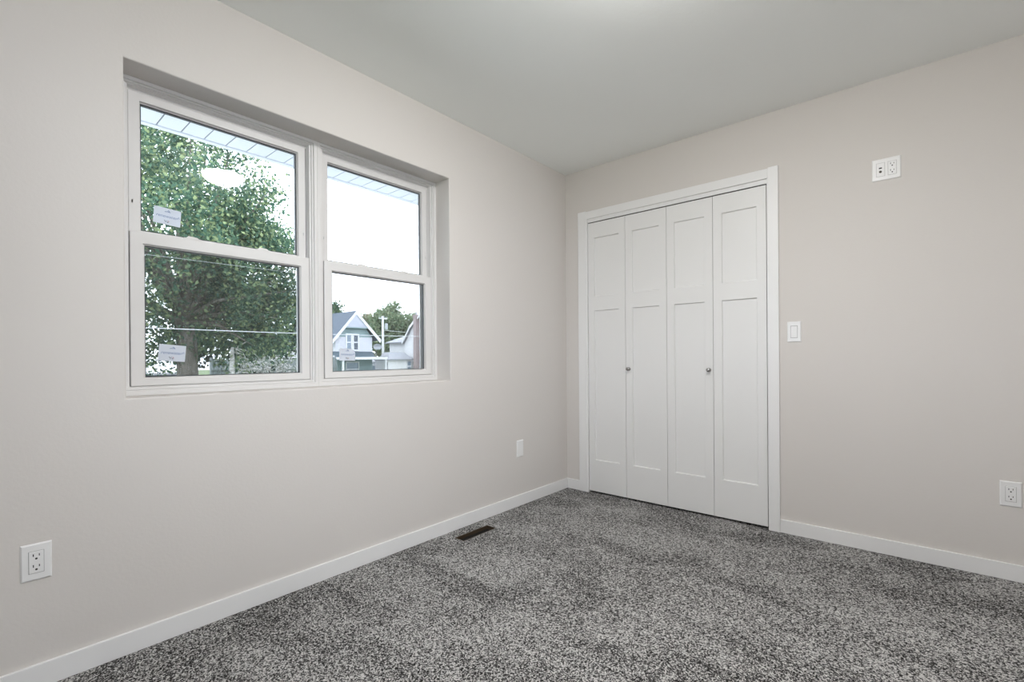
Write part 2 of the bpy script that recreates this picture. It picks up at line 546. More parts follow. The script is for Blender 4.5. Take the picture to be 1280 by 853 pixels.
# ------------------------------------------------------------------ bifold closet doors
def leaf(x0, x1, z0=0.015, z1=2.0225, y=-0.002, th=0.030):
    """a two-panel shaker leaf, recesses pressed into its room side"""
    st = 0.051
    bm = bmesh.new()
    xs = [x0, x0 + st, x1 - st, x1]
    zs = [z0, 0.247, 1.366, 1.472, 1.909, z1]
    v = {(i, j): bm.verts.new((xs[i], y, zs[j])) for i in range(4) for j in range(6)}
    rec = {(1, 1), (1, 3)}
    for i in range(3):
        for j in range(5):
            q = [v[i, j], v[i + 1, j], v[i + 1, j + 1], v[i, j + 1]]
            if (i, j) in rec:
                s, d = 0.004, 0.010
                a, b, c, e = xs[i], xs[i + 1], zs[j], zs[j + 1]
                n = [bm.verts.new(t) for t in ((a + s, y + d, c + s), (b - s, y + d, c + s), (b - s, y + d, e - s), (a + s, y + d, e - s))]
                for k in range(4):
                    bm.faces.new([q[k], q[(k + 1) % 4], n[(k + 1) % 4], n[k]])
                bm.faces.new(n)
            else:
                bm.faces.new(q)
    yb = y + th
    bk = [bm.verts.new(t) for t in ((x0, yb, z0), (x1, yb, z0), (x1, yb, z1), (x0, yb, z1))]
    bm.faces.new(bk[::-1])
    bot = [v[i, 0] for i in range(4)]
    top = [v[i, 5] for i in range(4)]
    lef = [v[0, j] for j in range(6)]
    rig = [v[3, j] for j in range(6)]
    bm.faces.new(bot + [bk[1], bk[0]])
    bm.faces.new(top[::-1] + [bk[3], bk[2]])
    bm.faces.new(lef[::-1] + [bk[0], bk[3]])
    bm.faces.new(rig + [bk[2], bk[1]])
    return bm

def knob(x, z):
    bm = bmesh.new()
    lathe(bm, [(0.0125, -0.0005), (0.0125, -0.003), (0.006, -0.005), (0.0052, -0.013), (0.009, -0.017),
               (0.0125, -0.021), (0.0128, -0.024), (0.011, -0.0275), (0.006, -0.029), (0.0005, -0.0292)], 20, 'Y', (x, -0.002, z))
    return bm

for n, (a, b, c, kx, lab, kl) in enumerate((
        (0.2045, 0.5085, 0.8095, 0.534, 'left pair of white panelled bifold closet doors with one knob', 'left round metal knob'),
        (0.8120, 1.1115, 1.4150, 1.0855, 'right pair of white panelled bifold closet doors with one knob', 'right round metal knob'))):
    d = thing('door_%d' % (n + 1), lab, 'door', (a, 0, 0.01))
    struct(d)
    d['category'] = 'door'
    off = Matrix.Translation((-a, 0, -0.01))
    for x0, x1 in ((a, b - 0.0014), (b + 0.0014, c)):
        bm = leaf(x0, x1)
        bmesh.ops.transform(bm, matrix=off, verts=bm.verts[:])
        lf = obj('door_leaf', bm, M_DOOR, d)
        if x0 < kx < x1:
            bm = knob(kx, 0.932)
            bmesh.ops.transform(bm, matrix=off, verts=bm.verts[:])
            obj('door_knob', bm, M_NICKEL, lf, True)

# ------------------------------------------------------------------ windows
def sash_lock(y, z, x=-0.146):
    bm = bmesh.new()
    B(bm, x - 0.012, x + 0.012, y - 0.030, y + 0.030, z, z + 0.006, 0.002)
    solid(bm, [(x - 0.010, y - 0.020, z + 0.006), (x + 0.010, y - 0.020, z + 0.006), (x + 0.010, y + 0.024, z + 0.006), (x - 0.010, y + 0.024, z + 0.006)],
          [(x - 0.007, y - 0.012, z + 0.014), (x + 0.007, y - 0.012, z + 0.014), (x + 0.007, y + 0.018, z + 0.012), (x - 0.007, y + 0.018, z + 0.012)])
    return bm

def window(n, a, b, locks, lab):
    o = thing('window_%d' % n, lab, 'window', (0, 0, 0))
    struct(o)
    bm = bmesh.new()
    ring(bm, -0.120, -0.205, a, b, WZ0, WZ1, 0.016, 0.016, 0.020, 0.014)
    ring(bm, -0.1265, -0.205, a + 0.016, b - 0.016, WZ0 + 0.020, WZ1 - 0.014, 0.009, 0.009, 0.010, 0.008)
    ring(bm, -0.134, -0.205, a + 0.025, b - 0.025, WZ0 + 0.030, WZ1 - 0.022, 0.009, 0.009, 0.004, 0.004, 0.001)
    ring(bm, -0.160, -0.205, a + 0.025, b - 0.025, WZ0 + 0.030, WZ1 - 0.022, 0.011, 0.011, 0.006, 0.014, 0.001)
    obj('window_frame', bm, M_VINYL, o)
    # lower sash, nearer the room
    la, lb = a + 0.0370, b - 0.0370
    bm = ring(bmesh.new(), -0.130, -0.158, la, lb, 0.9235, 1.507, 0.041, 0.041, 0.028, 0.045, 0.003)
    ring(bm, -0.138, -0.152, la + 0.041, lb - 0.041, 0.9515, 1.462, 0.004, 0.004, 0.004, 0.004, 0.001)
    lo = obj('lower_sash', bm, M_VINYL, o)
    ga, gb = la + 0.043, lb - 0.043
    obj('glass', box(-0.1425, -0.1435, ga, gb, 0.953, 1.460), M_GLASS, lo)
    obj('glazing_spacer', ring(bmesh.new(), -0.1437, -0.1560, la + 0.0405, lb - 0.0405, 0.951, 1.4625, 0.008, 0.008, 0.008, 0.008, 0), M_SPACER, lo)
    for y in locks:
        lk = obj('sash_lock', sash_lock(y, 1.507), M_VINYL, lo)
    # upper sash, behind it
    ua, ub = a + 0.039, b - 0.039
    bm = ring(bmesh.new(), -0.1605, -0.190, ua, ub, 1.470, 2.0440, 0.036, 0.036, 0.046, 0.031, 0.003)
    ring(bm, -0.169, -0.184, ua + 0.036, ub - 0.036, 1.516, 2.0115, 0.003, 0.003, 0.003, 0.003, 0.001)
    up = obj('upper_sash', bm, M_VINYL, o)
    obj('glass', box(-0.1755, -0.1765, ua + 0.037, ub - 0.037, 1.517, 2.0105), M_GLASS, up)
    obj('glazing_spacer', ring(bmesh.new(), -0.1767, -0.1880, ua + 0.0355, ub - 0.0355, 1.515, 2.012, 0.008, 0.008, 0.008, 0.008, 0), M_SPACER, up)
    for y in (ua + 0.012, ub - 0.012):
        obj('tilt_latch', box(-0.1605, -0.163, y - 0.003, y + 0.003, 1.618, 1.632, 0.0008), M_SCREWS, up)
    # outside half screen
    sf = obj('screen_frame', ring(bmesh.new(), -0.192, -0.200, a + 0.030, b - 0.030, 0.922, 1.490, 0.040, 0.040, 0.030, 0.020, 0.001), M_VINYL, o)
    obj('screen_mesh', box(-0.1955, -0.1957, a + 0.071, b - 0.071, 0.953, 1.469), M_MESH, sf)
    return o

MID = -1.9535
w3 = struct(thing('window_3', 'unseen white window added beside the viewpoint to brighten the room', 'window'))  # added out of view as a fill light for the window wall
bm = ring(bmesh.new(), RX + 0.05, RX + 0.11, FY0, FY1, FZ0, FZ1, 0.05, 0.05, 0.05, 0.05)
B(bm, RX + 0.06, RX + 0.10, FY0 + 0.05, FY1 - 0.05, 1.42, 1.46)
obj('window_frame', bm, M_VINYL, w3)
obj('glass', box(RX + 0.075, RX + 0.08, FY0 + 0.05, FY1 - 0.05, FZ0 + 0.05, FZ1 - 0.05), M_GLASS, w3)
w4 = struct(thing('window_4', 'unseen white window added behind the viewpoint for extra daylight', 'window'))  # added out of view as a second daylight fill
bm = bmesh.new()
for x0, x1, z0, z1 in ((GX0, GX0 + 0.05, FZ0, FZ1), (GX1 - 0.05, GX1, FZ0, FZ1), (GX0 + 0.05, GX1 - 0.05, FZ0, FZ0 + 0.05),
                       (GX0 + 0.05, GX1 - 0.05, FZ1 - 0.05, FZ1), (GX0 + 0.05, GX1 - 0.05, 1.42, 1.46)):
    B(bm, x0, x1, RY - 0.10, RY - 0.05, z0, z1)
obj('window_frame', bm, M_VINYL, w4)
obj('glass', box(GX0 + 0.05, GX1 - 0.05, RY - 0.080, RY - 0.075, FZ0 + 0.05, FZ1 - 0.05), M_GLASS, w4)
window(1, WY0, MID, (-2.473, -2.200), 'left white double hung window with a tree behind it')
window(2, MID, WY1, (-1.703, -1.434), 'right white double hung window with houses behind it')

# ------------------------------------------------------------------ stickers on the panes
def text_mesh(body, size, shear=0.0):
    cu = bpy.data.curves.new('lettering', 'FONT')
    cu.body = body
    cu.size = size
    cu.shear = shear
    cu.align_x = 'CENTER'
    cu.align_y = 'CENTER'
    cu.resolution_u = 3
    o = bpy.data.objects.new('lettering', cu)
    COL.objects.link(o)
    me = bpy.data.meshes.new_from_object(o.evaluated_get(bpy.context.evaluated_depsgraph_get()))
    bm = bmesh.new()
    bm.from_mesh(me)
    bpy.data.objects.remove(o)
    bpy.data.meshes.remove(me)
    return bm

def sticker(y, z, x, wd, ht, tilt, label, fold=False):
    """local: +X right along the pane, +Y up, +Z into the room"""
    o = thing('window_sticker', label, 'sticker', (x, y, z), 0, 'maker stickers on the window panes')
    R = Matrix(((0, 0, 1), (1, 0, 0), (0, 1, 0)))        # local axes to world
    R4 = R.to_4x4() @ Matrix.Rotation(tilt, 4, 'Z')
    bm = bmesh.new()
    hw, hh = wd / 2, ht / 2
    if fold:
        pts = [(-hw, -hh), (hw, -hh), (hw, hh * 0.35), (hw * 0.55, hh * 0.92), (-hw * 0.1, hh * 0.92), (-hw, hh)]
    else:
        pts = [(-hw, -hh), (hw, -hh), (hw, hh), (-hw, hh)]
    solid(bm, [(a, b, 0.0) for a, b in pts], [(a, b, 0.0004) for a, b in pts])
    bmesh.ops.transform(bm, matrix=R4, verts=bm.verts[:])
    obj('paper', bm, M_PAPER, o)
    bm = text_mesh('renewater', wd * 0.185, 0.25)
    bmesh.ops.translate(bm, vec=(-wd * 0.035, 0.0, 0.0009), verts=bm.verts[:])
    tube(bm, [(wd * 0.36, -ht * 0.05, 0.0009), (wd * 0.405, ht * 0.08, 0.0009), (wd * 0.43, ht * 0.10, 0.0009), (wd * 0.44, -ht * 0.02, 0.0009)], wd * 0.008, 5)
    bmesh.ops.transform(bm, matrix=R4, verts=bm.verts[:])
    obj('lettering', bm, M_INK, o)
    bm = bmesh.new()                                     # the little roof-like mark above
    tube(bm, [(-wd * 0.11, ht * 0.27, 0.0009), (-wd * 0.03, ht * 0.28, 0.0009), (wd * 0.02, ht * 0.38, 0.0009), (wd * 0.09, ht * 0.25, 0.0009)], wd * 0.013, 5)
    tube(bm, [(wd * 0.0, ht * 0.26, 0.0009), (wd * 0.05, ht * 0.30, 0.0009)], wd * 0.013, 5)
    bmesh.ops.transform(bm, matrix=R4, verts=bm.verts[:])
    obj('emblem', bm, M_INK, o)
    bm = bmesh.new()                                     # the small chevrons below
    tube(bm, [(-wd * 0.10, -ht * 0.24, 0.0009), (-wd * 0.055, -ht * 0.35, 0.0009), (-wd * 0.01, -ht * 0.25, 0.0009)], wd * 0.011, 5)
    tube(bm, [(wd * 0.0, -ht * 0.34, 0.0009), (wd * 0.05, -ht * 0.36, 0.0009)], wd * 0.016, 5)
    bmesh.ops.transform(bm, matrix=R4, verts=bm.verts[:])
    obj('chevron_mark', bm, M_INKDARK, o)
    bm = bmesh.new()
    tube(bm, [(wd * 0.03, -ht * 0.25, 0.0009), (wd * 0.08, -ht * 0.32, 0.0009)], wd * 0.011, 5)
    bmesh.ops.transform(bm, matrix=R4, verts=bm.verts[:])
    obj('red_mark', bm, M_INKRED, o)

sticker(-2.5473, 1.5930, -0.1750, 0.090, 0.0655, math.radians(-4.2), 'white printed sticker on the upper pane of the left window')
sticker(-2.5427, 1.0485, -0.1420, 0.0895, 0.0640, math.radians(-5.2), 'white printed sticker on the lower pane of the left window')
sticker(-1.7885, 1.0425, -0.1420, 0.0890, 0.0640, math.radians(-1.5), 'white sticker with a curled corner on the right window', True)

# ------------------------------------------------------------------ wall plates (local: X right, Z up, -Y out of the wall)
def receptacle(parent, cx):
    bm = box(cx - 0.0165, cx + 0.0165, -0.0072, -0.003, -0.0335, 0.0335, 0.001)
    r = obj('receptacle', bm, M_PLATE, parent)
    for cz in (0.0175, -0.0160):
        obj('slot', box(cx - 0.0079, cx - 0.0055, -0.0076, -0.0060, cz + 0.0005, cz + 0.0085), M_SLOT, r)
        obj('slot', box(cx + 0.0055, cx + 0.0077, -0.0076, -0.0060, cz + 0.0010, cz + 0.0080), M_SLOT, r)
        bm = bmesh.new()
        lathe(bm, [(0.0030, -0.0060), (0.0030, -0.0076)], 12, 'Y', (cx, 0, cz - 0.0065))
        obj('ground_hole', bm, M_SLOT, r)
    return r

def plate(parent, wd, ht, openings):
    """a bevelled cover plate; a thin dark reveal surrounds each insert"""
    bm = bmesh.new()
    hw, hh = wd / 2, ht / 2
    solid(bm, [(-hw, 0, -hh), (hw, 0, -hh), (hw, 0, hh), (-hw, 0, hh)],
          [(-hw, -0.0015, -hh), (hw, -0.0015, -hh), (hw, -0.0015, hh), (-hw, -0.0015, hh)])
    solid(bm, [(-hw, -0.0015, -hh), (hw, -0.0015, -hh), (hw, -0.0015, hh), (-hw, -0.0015, hh)],
          [(-hw + 0.004, -0.0055, -hh + 0.004), (hw - 0.004, -0.0055, -hh + 0.004), (hw - 0.004, -0.0055, hh - 0.004), (-hw + 0.004, -0.0055, hh - 0.004)])
    bmesh.ops.remove_doubles(bm, verts=bm.verts[:], dist=1e-6)
    pl = obj('cover_plate', bm, M_PLATE, parent)
    for cx in openings:
        obj('reveal', box(cx - 0.0176, cx + 0.0176, -0.0058, -0.0045, -0.0346, 0.0346), mat_reveal, pl)
    return pl
mat_reveal = mat('reveal_shadow_grey', (0.30, 0.30, 0.30, 1), 0.6)

def outlet(loc, rz, label):
    o = thing('electrical_outlet', label, 'outlet', loc, rz, 'duplex outlets low on the walls')
    plate(o, 0.0705, 0.1140, (0,))
    receptacle(o, 0)
    return o

LEFTWALL = math.radians(90)       # local -Y turns to world +X
outlet((0.0, -2.9365, 0.3948), LEFTWALL, 'white duplex outlet low on the window wall at the left edge')
outlet((2.4022, 0.0, 0.3889), 0, 'white duplex outlet low on the closet wall at the right edge')

o = thing('blank_cover_plate', 'small blank white cover plate low on the window wall near the corner', 'wall plate', (0.0, -0.5765, 0.3915), LEFTWALL)
bm = bmesh.new()
solid(bm, [(-0.0350, 0, -0.0570), (0.0350, 0, -0.0570), (0.0350, 0, 0.0570), (-0.0350, 0, 0.0570)],
      [(-0.0350, -0.002, -0.0570), (0.0350, -0.002, -0.0570), (0.0350, -0.002, 0.0570), (-0.0350, -0.002, 0.0570)])
solid(bm, [(-0.0350, -0.002, -0.0570), (0.0350, -0.002, -0.0570), (0.0350, -0.002, 0.0570), (-0.0350, -0.002, 0.0570)],
      [(-0.0300, -0.006, -0.0520), (0.0300, -0.006, -0.0520), (0.0300, -0.006, 0.0520), (-0.0300, -0.006, 0.0520)])
bmesh.ops.remove_doubles(bm, verts=bm.verts[:], dist=1e-6)
obj('cover_plate', bm, M_PLATE, o)
for z in (-0.042, 0.042):
    bm = bmesh.new()
    lathe(bm, [(0.0030, -0.0055), (0.0030, -0.0066), (0.0015, -0.0070)], 12, 'Y', (0, 0, z))
    obj('screw', bm, M_PLATE, o)

o = thing('light_switch', 'white rocker light switch on the wall right of the closet', 'light switch', (1.5552, 0.0, 1.1545), 0)
plate(o, 0.0690, 0.1165, (0,))
bm = bmesh.new()
solid(bm, [(-0.0165, -0.0030, -0.0330), (0.0165, -0.0030, -0.0330), (0.0165, -0.0030, 0.0330), (-0.0165, -0.0030, 0.0330)],
      [(-0.0155, -0.0095, -0.0320), (0.0155, -0.0095, -0.0320), (0.0155, -0.0062, 0.0320), (-0.0155, -0.0062, 0.0320)])
obj('rocker', bm, M_PLATE, o)

o = thing('media_outlet', 'double white plate with jacks and an outlet high on the wall', 'outlet', (1.9697, 0.0, 1.9695), 0)
plate(o, 0.1165, 0.1120, (-0.0235, 0.0235))
receptacle(o, 0.0235)
ins = obj('jack_insert', box(-0.0400, -0.0070, -0.0072, -0.003, -0.0335, 0.0335, 0.001), M_PLATE, o)
bm = bmesh.new()
B(bm, -0.0300, -0.0175, -0.0080, -0.006, 0.0045, 0.0110, 0.0008)
obj('jack_opening', bm, M_SLOT, ins)
bm = bmesh.new()
lathe(bm, [(0.0060, -0.0065), (0.0060, -0.0090), (0.0045, -0.0092), (0.0045, -0.0150), (0.0036, -0.0150), (0.0034, -0.0110), (0.0003, -0.0110)], 14, 'Y', (-0.0238, 0, -0.0110))
obj('coaxial_jack', bm, mat('dark_brass', (0.10, 0.095, 0.08, 1), 0.5, 0.6), ins)

# ------------------------------------------------------------------ floor register
o = thing('floor_register', 'narrow dark brown floor vent set in carpet by the window wall', 'vent', ((VX0 + VX1) / 2, (VY0 + VY1) / 2, 0))
hx, hy = (VX1 - VX0) / 2, (VY1 - VY0) / 2
bm = bmesh.new()
t = 0.006
for x0, x1, y0, y1 in ((-hx, -hx + t, -hy, hy), (hx - t, hx, -hy, hy), (-hx + t, hx - t, -hy, -hy + t), (-hx + t, hx - t, hy - t, hy)):
    B(bm, x0, x1, y0, y1, -0.03, -0.0005, 0.001)
fr_ = obj('register_frame', bm, M_BROWN, o)
bm = bmesh.new()
for k in range(-11, 12):
    y = k * 0.0107
    solid(bm, [(-hx + t, y - 0.001, -0.030), (hx - t, y - 0.001, -0.030), (hx - t, y + 0.001, -0.030), (-hx + t, y + 0.001, -0.030)],
          [(-hx + t, y + 0.002, -0.018), (hx - t, y + 0.002, -0.018), (hx - t, y + 0.004, -0.018), (-hx + t, y + 0.004, -0.018)])
B(bm, -0.002, 0.002, -hy + t, hy - t, -0.028, -0.017)
obj('louvers', bm, M_DUCT, o)
bm = bmesh.new()
B(bm, -hx - 0.002, hx + 0.002, -hy - 0.002, hy + 0.002, -0.10, -0.095)
for x0, x1, y0, y1 in ((-hx - 0.002, -hx, -hy, hy), (hx, hx + 0.002, -hy, hy), (-hx, hx, -hy - 0.002, -hy), (-hx, hx, hy, hy + 0.002)):
    B(bm, x0, x1, y0, y1, -0.095, -0.021)
obj('duct_boot', bm, M_DUCT, o)

# ------------------------------------------------------------------ ceiling lamp
o = thing('ceiling_light', 'round glass dome ceiling light reflected in the left window', 'lamp', (1.54, -1.79, H))
bm = bmesh.new()
lathe(bm, [(0.165, 0.0), (0.165, -0.026), (0.158, -0.031), (0.142, -0.0285), (0.05, -0.028)], 40)
obj('lamp_base', bm, M_TRIM, o, False)
bm = bmesh.new()
lathe(bm, [(0.1395, -0.029), (0.139, -0.034), (0.130, -0.054), (0.110, -0.072), (0.080, -0.085), (0.042, -0.093), (0.010, -0.095)], 40)
obj('lamp_shade', bm, M_LAMP, o, True)
bm = bmesh.new()
lathe(bm, [(0.010, -0.095), (0.010, -0.099), (0.006, -0.105), (0.001, -0.107)], 16)
obj('finial', bm, M_NICKEL, o, True)

# ------------------------------------------------------------------ outside: our own eave
SP = 0.1045
bm = bmesh.new()
y = -1.5043 - 60 * SP
while y < 2.4:
    B(bm, -0.795, EXT, y + 0.003, y + SP - 0.003, 2.200, 2.206)
    y += SP
sof = obj('eave_soffit', bm, M_SOFFIT)
struct(sof, 'white panelled eave soffit outside above the windows', 'soffit')
obj('groove_backing', box(-0.795, EXT, -7.7, 2.4, 2.207, 2.215), mat('groove_grey', (0.20, 0.21, 0.23, 1), 0.8), sof)
obj('edge_channel', box(-0.812, -0.795, -7.7, 2.4, 2.194, 2.215, 0.002), M_SOFFIT, sof)
obj('fascia', box(-0.835, -0.812, -7.7, 2.4, 2.196, 2.36), M_SOFFIT, sof)
bm = bmesh.new()
solid(bm, [(-0.86, -7.7, 2.36), (2.2, -7.7, 3.5), (2.2, 2.4, 3.5), (-0.86, 2.4, 2.36)],
      [(-0.86, -7.7, 2.40), (2.2, -7.7, 3.54), (2.2, 2.4, 3.54), (-0.86, 2.4, 2.40)])
obj('roof_slope', bm, M_GREYPAINT, sof)

# ground
GZ = -1.8
struct(obj('ground', box(-140, 12, -60, 120, GZ - 0.3, GZ), M_GRASS), 'lawn around the houses', 'ground')
struct(obj('added_bounce_slab', box(-9.0, EXT - 0.02, -14, 10, GZ, GZ + 0.03), M_CONC), 'unseen pale concrete slab added below the windows to bounce light', 'ground')  # added out of view, pale so it reflects daylight up to the soffit
struct(obj('street', box(-27.5, -19.5, -60, 120, GZ, GZ + 0.02), M_ROAD), 'asphalt street between the houses', 'ground')
struct(obj('foundation', box(EXT, RX + 0.12, RY - 0.12, 0.9, GZ, -0.11), M_CONC), 'concrete foundation under the room', 'foundation')

# ------------------------------------------------------------------ trees
def leaf_mesh(name, centers, sizes, rng, m, parent):
    """folded four-cornered leaves, one small island each"""
    n = len(centers)
    d = rng.normal(size=(n, 3)); d /= np.linalg.norm(d, axis=1)[:, None]
    e = rng.normal(size=(n, 3)); e -= d * (e * d).sum(1)[:, None]; e /= np.linalg.norm(e, axis=1)[:, None]
    c = np.cross(d, e)
    s = sizes[:, None]
    v = np.empty((n, 4, 3))
    v[:, 0] = centers - d * s
    v[:, 1] = centers + e * s * 0.62 + c * s * 0.22
    v[:, 2] = centers + d * s
    v[:, 3] = centers - e * s * 0.62 + c * s * 0.22
    me = bpy.data.meshes.new(name)
    me.vertices.add(n * 4)
    me.vertices.foreach_set('co', v.reshape(-1))
    idx = np.arange(n) * 4
    tri = np.stack([idx, idx + 1, idx + 2, idx, idx + 2, idx + 3], 1).reshape(-1)
    me.loops.add(n * 6)
    me.loops.foreach_set('vertex_index', tri)
    me.polygons.add(n * 2)
    me.polygons.foreach_set('loop_start', np.arange(n * 2) * 3)
    me.update(calc_edges=True)
    me.materials.append(m)
    o = bpy.data.objects.new(name, me)
    COL.objects.link(o)
    o.parent = parent
    return o

def crown(rng, c, r, clumps, per, spread, flat=1.0, hollow=0.45):
    c, r = np.array(c), np.array(r)
    u = rng.normal(size=(clumps, 3)); u /= np.linalg.norm(u, axis=1)[:, None]
    k = hollow + (1 - hollow) * rng.random(clumps) ** 0.7
    cc = c + u * r * k[:, None]
    p = cc[:, None, :] + np.clip(rng.normal(size=(clumps, per, 3)), -1.7, 1.7) * spread * np.array([1, 1, flat])
    return p.reshape(-1, 3), cc

def tree(name, label, base, trunk, branches, crown_args, leaf_size, m_leaf, m_bark, seed, group=None, clear=None):
    rng = np.random.default_rng(seed)
    o = thing(name, label, 'tree', base, 0, group)
    bm = bmesh.new()
    for pts, rad in [trunk] + branches:
        tube(bm, pts, rad, 10)
    pts, cc = [], []
    for a in crown_args:
        p_, c_ = crown(rng, *a)
        pts.append(p_); cc.append(c_)
    pts = np.concatenate(pts); cc = np.concatenate(cc)
    keep = np.ones(len(pts), bool)
    if clear:                                             # a bare gap round the fork
        y0, y1, z0, z1 = clear
        m_ = (pts[:, 1] > y0) & (pts[:, 1] < y1) & (pts[:, 2] > z0) & (pts[:, 2] < z1)
        keep = ~m_ | (rng.random(len(pts)) < 0.25)
    pts = pts[keep]
    top = np.array(trunk[0][-1])
    for q in cc[:: max(1, len(cc) // 26)]:                # limbs reaching out to the clumps
        mid = top * 0.5 + q * 0.5 + np.array([0, 0, 0.25])
        tube(bm, [tuple(top), tuple(mid), tuple(q)], [trunk[1][-1] * 0.45, trunk[1][-1] * 0.25, 0.012], 6)
    obj('trunk', bm, m_bark, o, True)
    leaf_mesh('foliage', pts, leaf_size * (0.65 + 0.7 * rng.random(len(pts))), rng, m_leaf, o)
    return o

# the big shade tree in front of the left window (local z = 0 at the ground)
tree('shade_tree', 'large leafy shade tree filling the left window with a forked trunk', (-14, 1.15, GZ),
     ([(0, 0, 0), (0, 0.02, 1.6), (0, 0.0, 3.4), (0.0, -0.05, 3.9)], [0.36, 0.29, 0.25, 0.24]),
     [([(0, -0.05, 3.7), (0, -0.14, 4.6), (0.1, -0.12, 5.8), (0.2, -0.3, 7.4)], [0.20, 0.15, 0.12, 0.06]),
      ([(0, 0.0, 3.7), (0.0, 0.35, 4.6), (-0.1, 0.55, 5.6), (-0.2, 1.0, 7.5)], [0.17, 0.13, 0.10, 0.05])],
     [((0, -0.6, 6.3), (3.3, 3.3, 3.8), 215, 190, 0.28), ((0, 1.6, 5.5), (2.3, 1.8, 2.3), 80, 190, 0.28),
      ((0.5, 1.0, 3.4), (1.6, 1.7, 0.9), 14, 170, 0.28)],
     0.058, M_LEAF, M_BARK, 3, None, (-0.4, 0.62, 2.6, 4.7))
tree('background_tree', 'dark dense tree behind the shade tree and the fence', (-24, 7.0, GZ),
     ([(0, 0, 0), (0, 0.1, 2.2), (0, 0, 3.2)], [0.25, 0.2, 0.16]), [],
     [((0, -0.6, 4.6), (2.0, 4.0, 2.4), 70, 90, 0.42)], 0.11, M_LEAFDARK, M_BARK, 5)
tree('background_tree', 'dark leafy tree behind the left edge of the left window', (-25, -1.4, GZ),
     ([(0, 0, 0), (0, 0.1, 2.2), (0, 0, 3.2)], [0.22, 0.18, 0.14]), [],
     [((0, 0.3, 4.3), (2.0, 2.4, 2.5), 44, 90, 0.42)], 0.11, M_LEAFDARK, M_BARK, 6)
tree('maple_tree', 'large round pale green tree behind the utility pole', (-70, 48.6, GZ),
     ([(0, 0, 0), (0, 0.1, 3), (0, 0, 5)], [0.5, 0.4, 0.3]), [],
     [((0, 0.2, 6.6), (4.5, 5.2, 6.0), 150, 120, 0.65)], 0.26, M_LEAFPALE, M_BARK, 7)
tree('yellowing_tree', 'yellowing tree at the left of the round pale green one', (-86, 52.0, GZ),
     ([(0, 0, 0), (0, 0.1, 3), (0, 0, 5)], [0.3, 0.25, 0.2]), [],
     [((0, 0.0, 6.6), (2.8, 3.2, 5.4), 60, 100, 0.55)], 0.24, M_LEAFWARM, M_BARK, 8)
tree('roadside_tree', 'green tree top showing over the ridge of the gabled house', (-58, 28.6, GZ),
     ([(0, 0, 0), (0, 0.1, 3), (0, 0, 5)], [0.35, 0.3, 0.22]), [],
     [((0, -0.2, 7.6), (2.6, 2.7, 3.0), 60, 90, 0.45)], 0.2, M_LEAF, M_BARK, 9)
tree('dead_trunk', 'thin pale tree trunk with a broken top right of the shade tree', (-13, 1.98, GZ),
     ([(0, 0, 0), (0, -0.02, 1.2), (0.01, 0.0, 2.4), (0, 0.03, 3.15)], [0.11, 0.095, 0.08, 0.05]),
     [([(0, 0.0, 2.9), (0.05, 0.18, 3.2), (0.1, 0.42, 3.36)], [0.03, 0.022, 0.012]),
      ([(0, 0.0, 2.3), (0.05, 0.3, 2.5), (0.1, 0.8, 2.52)], [0.02, 0.016, 0.008])],
     [((0, 0.7, 2.3), (0.5, 0.5, 0.35), 5, 30, 0.18)], 0.05, M_LEAFDARK, M_PALEBARK, 10)
tree('flowering_shrub', 'white blossoming shrub in front of the fence and grey house', (-17, 4.4, GZ),
     ([(0, 0, 0), (0, 0.05, 0.7), (0, 0.1, 1.4)], [0.06, 0.05, 0.03]), [],
     [((0, 0.3, 2.15), (0.8, 1.3, 0.95), 34, 70, 0.26)], 0.055, M_BLOSSOM, M_BARK, 11)

# ------------------------------------------------------------------ buildings
def house_window(parent, x, y0, y1, z0, z1, m=M_PANE, t=0.09):
    f = obj('house_window', ring(bmesh.new(), x + 0.05, x - 0.03, y0 - t, y1 + t, z0 - t, z1 + t, t, t, t, t, 0), M_HOUSETRIM, parent)
    obj('window_pane', box(x - 0.02, x + 0.01, y0, y1, z0, z1), m, f)
    zm = (z0 + z1) / 2
    obj('meeting_rail', box(x + 0.01, x + 0.035, y0, y1, zm - 0.05, zm + 0.05), M_HOUSETRIM, f)

# gabled house across the street
hA = thing('gabled_house', 'white and grey green gabled house with a porch behind the right window', 'house', (0, 0, 0))
XA = -36.0
PK = 19.61
obj('house_wall', poly(bmesh.new(), [(17.80, GZ), (21.42, GZ), (21.42, 2.88), (17.80, 2.88)], XA, XA - 10), M_SIDING, hA)
obj('gable_band', poly(bmesh.new(), [(17.80, 2.88), (21.42, 2.88), (20.60, 3.95), (PK, 4.95), (18.62, 3.95)], XA, XA - 10), M_TEAL, hA)
obj('gable_boards', poly(bmesh.new(), [(18.55, 3.74), (20.75, 3.76), (PK, 5.02)], XA + 0.35, XA + 0.02), M_LAVENDER, hA)
obj('gable_sill', box(XA + 0.02, XA + 0.37, 18.55, 20.75, 3.66, 3.75), M_TEAL, hA)
bm = bmesh.new()
solid(bm, [(XA + 0.4, PK, 5.10), (XA + 0.4, 17.30, 2.42), (XA - 10.4, 17.30, 2.42), (XA - 10.4, PK, 5.10)],
      [(XA + 0.4, PK, 5.22), (XA + 0.4, 17.24, 2.54), (XA - 10.4, 17.24, 2.54), (XA - 10.4, PK, 5.22)])
solid(bm, [(XA + 0.4, PK, 5.10), (XA + 0.4, 22.05, 2.60), (XA - 10.4, 22.05, 2.60), (XA - 10.4, PK, 5.10)],
      [(XA + 0.4, PK, 5.22), (XA + 0.4, 22.12, 2.72), (XA - 10.4, 22.12, 2.72), (XA - 10.4, PK, 5.22)])
obj('house_roof', bm, M_ROOFBLUE, hA)
bm = bmesh.new()
poly(bm, [(PK, 5.20), (PK, 4.90), (17.32, 2.20), (17.24, 2.50)], XA + 0.42, XA + 0.36)
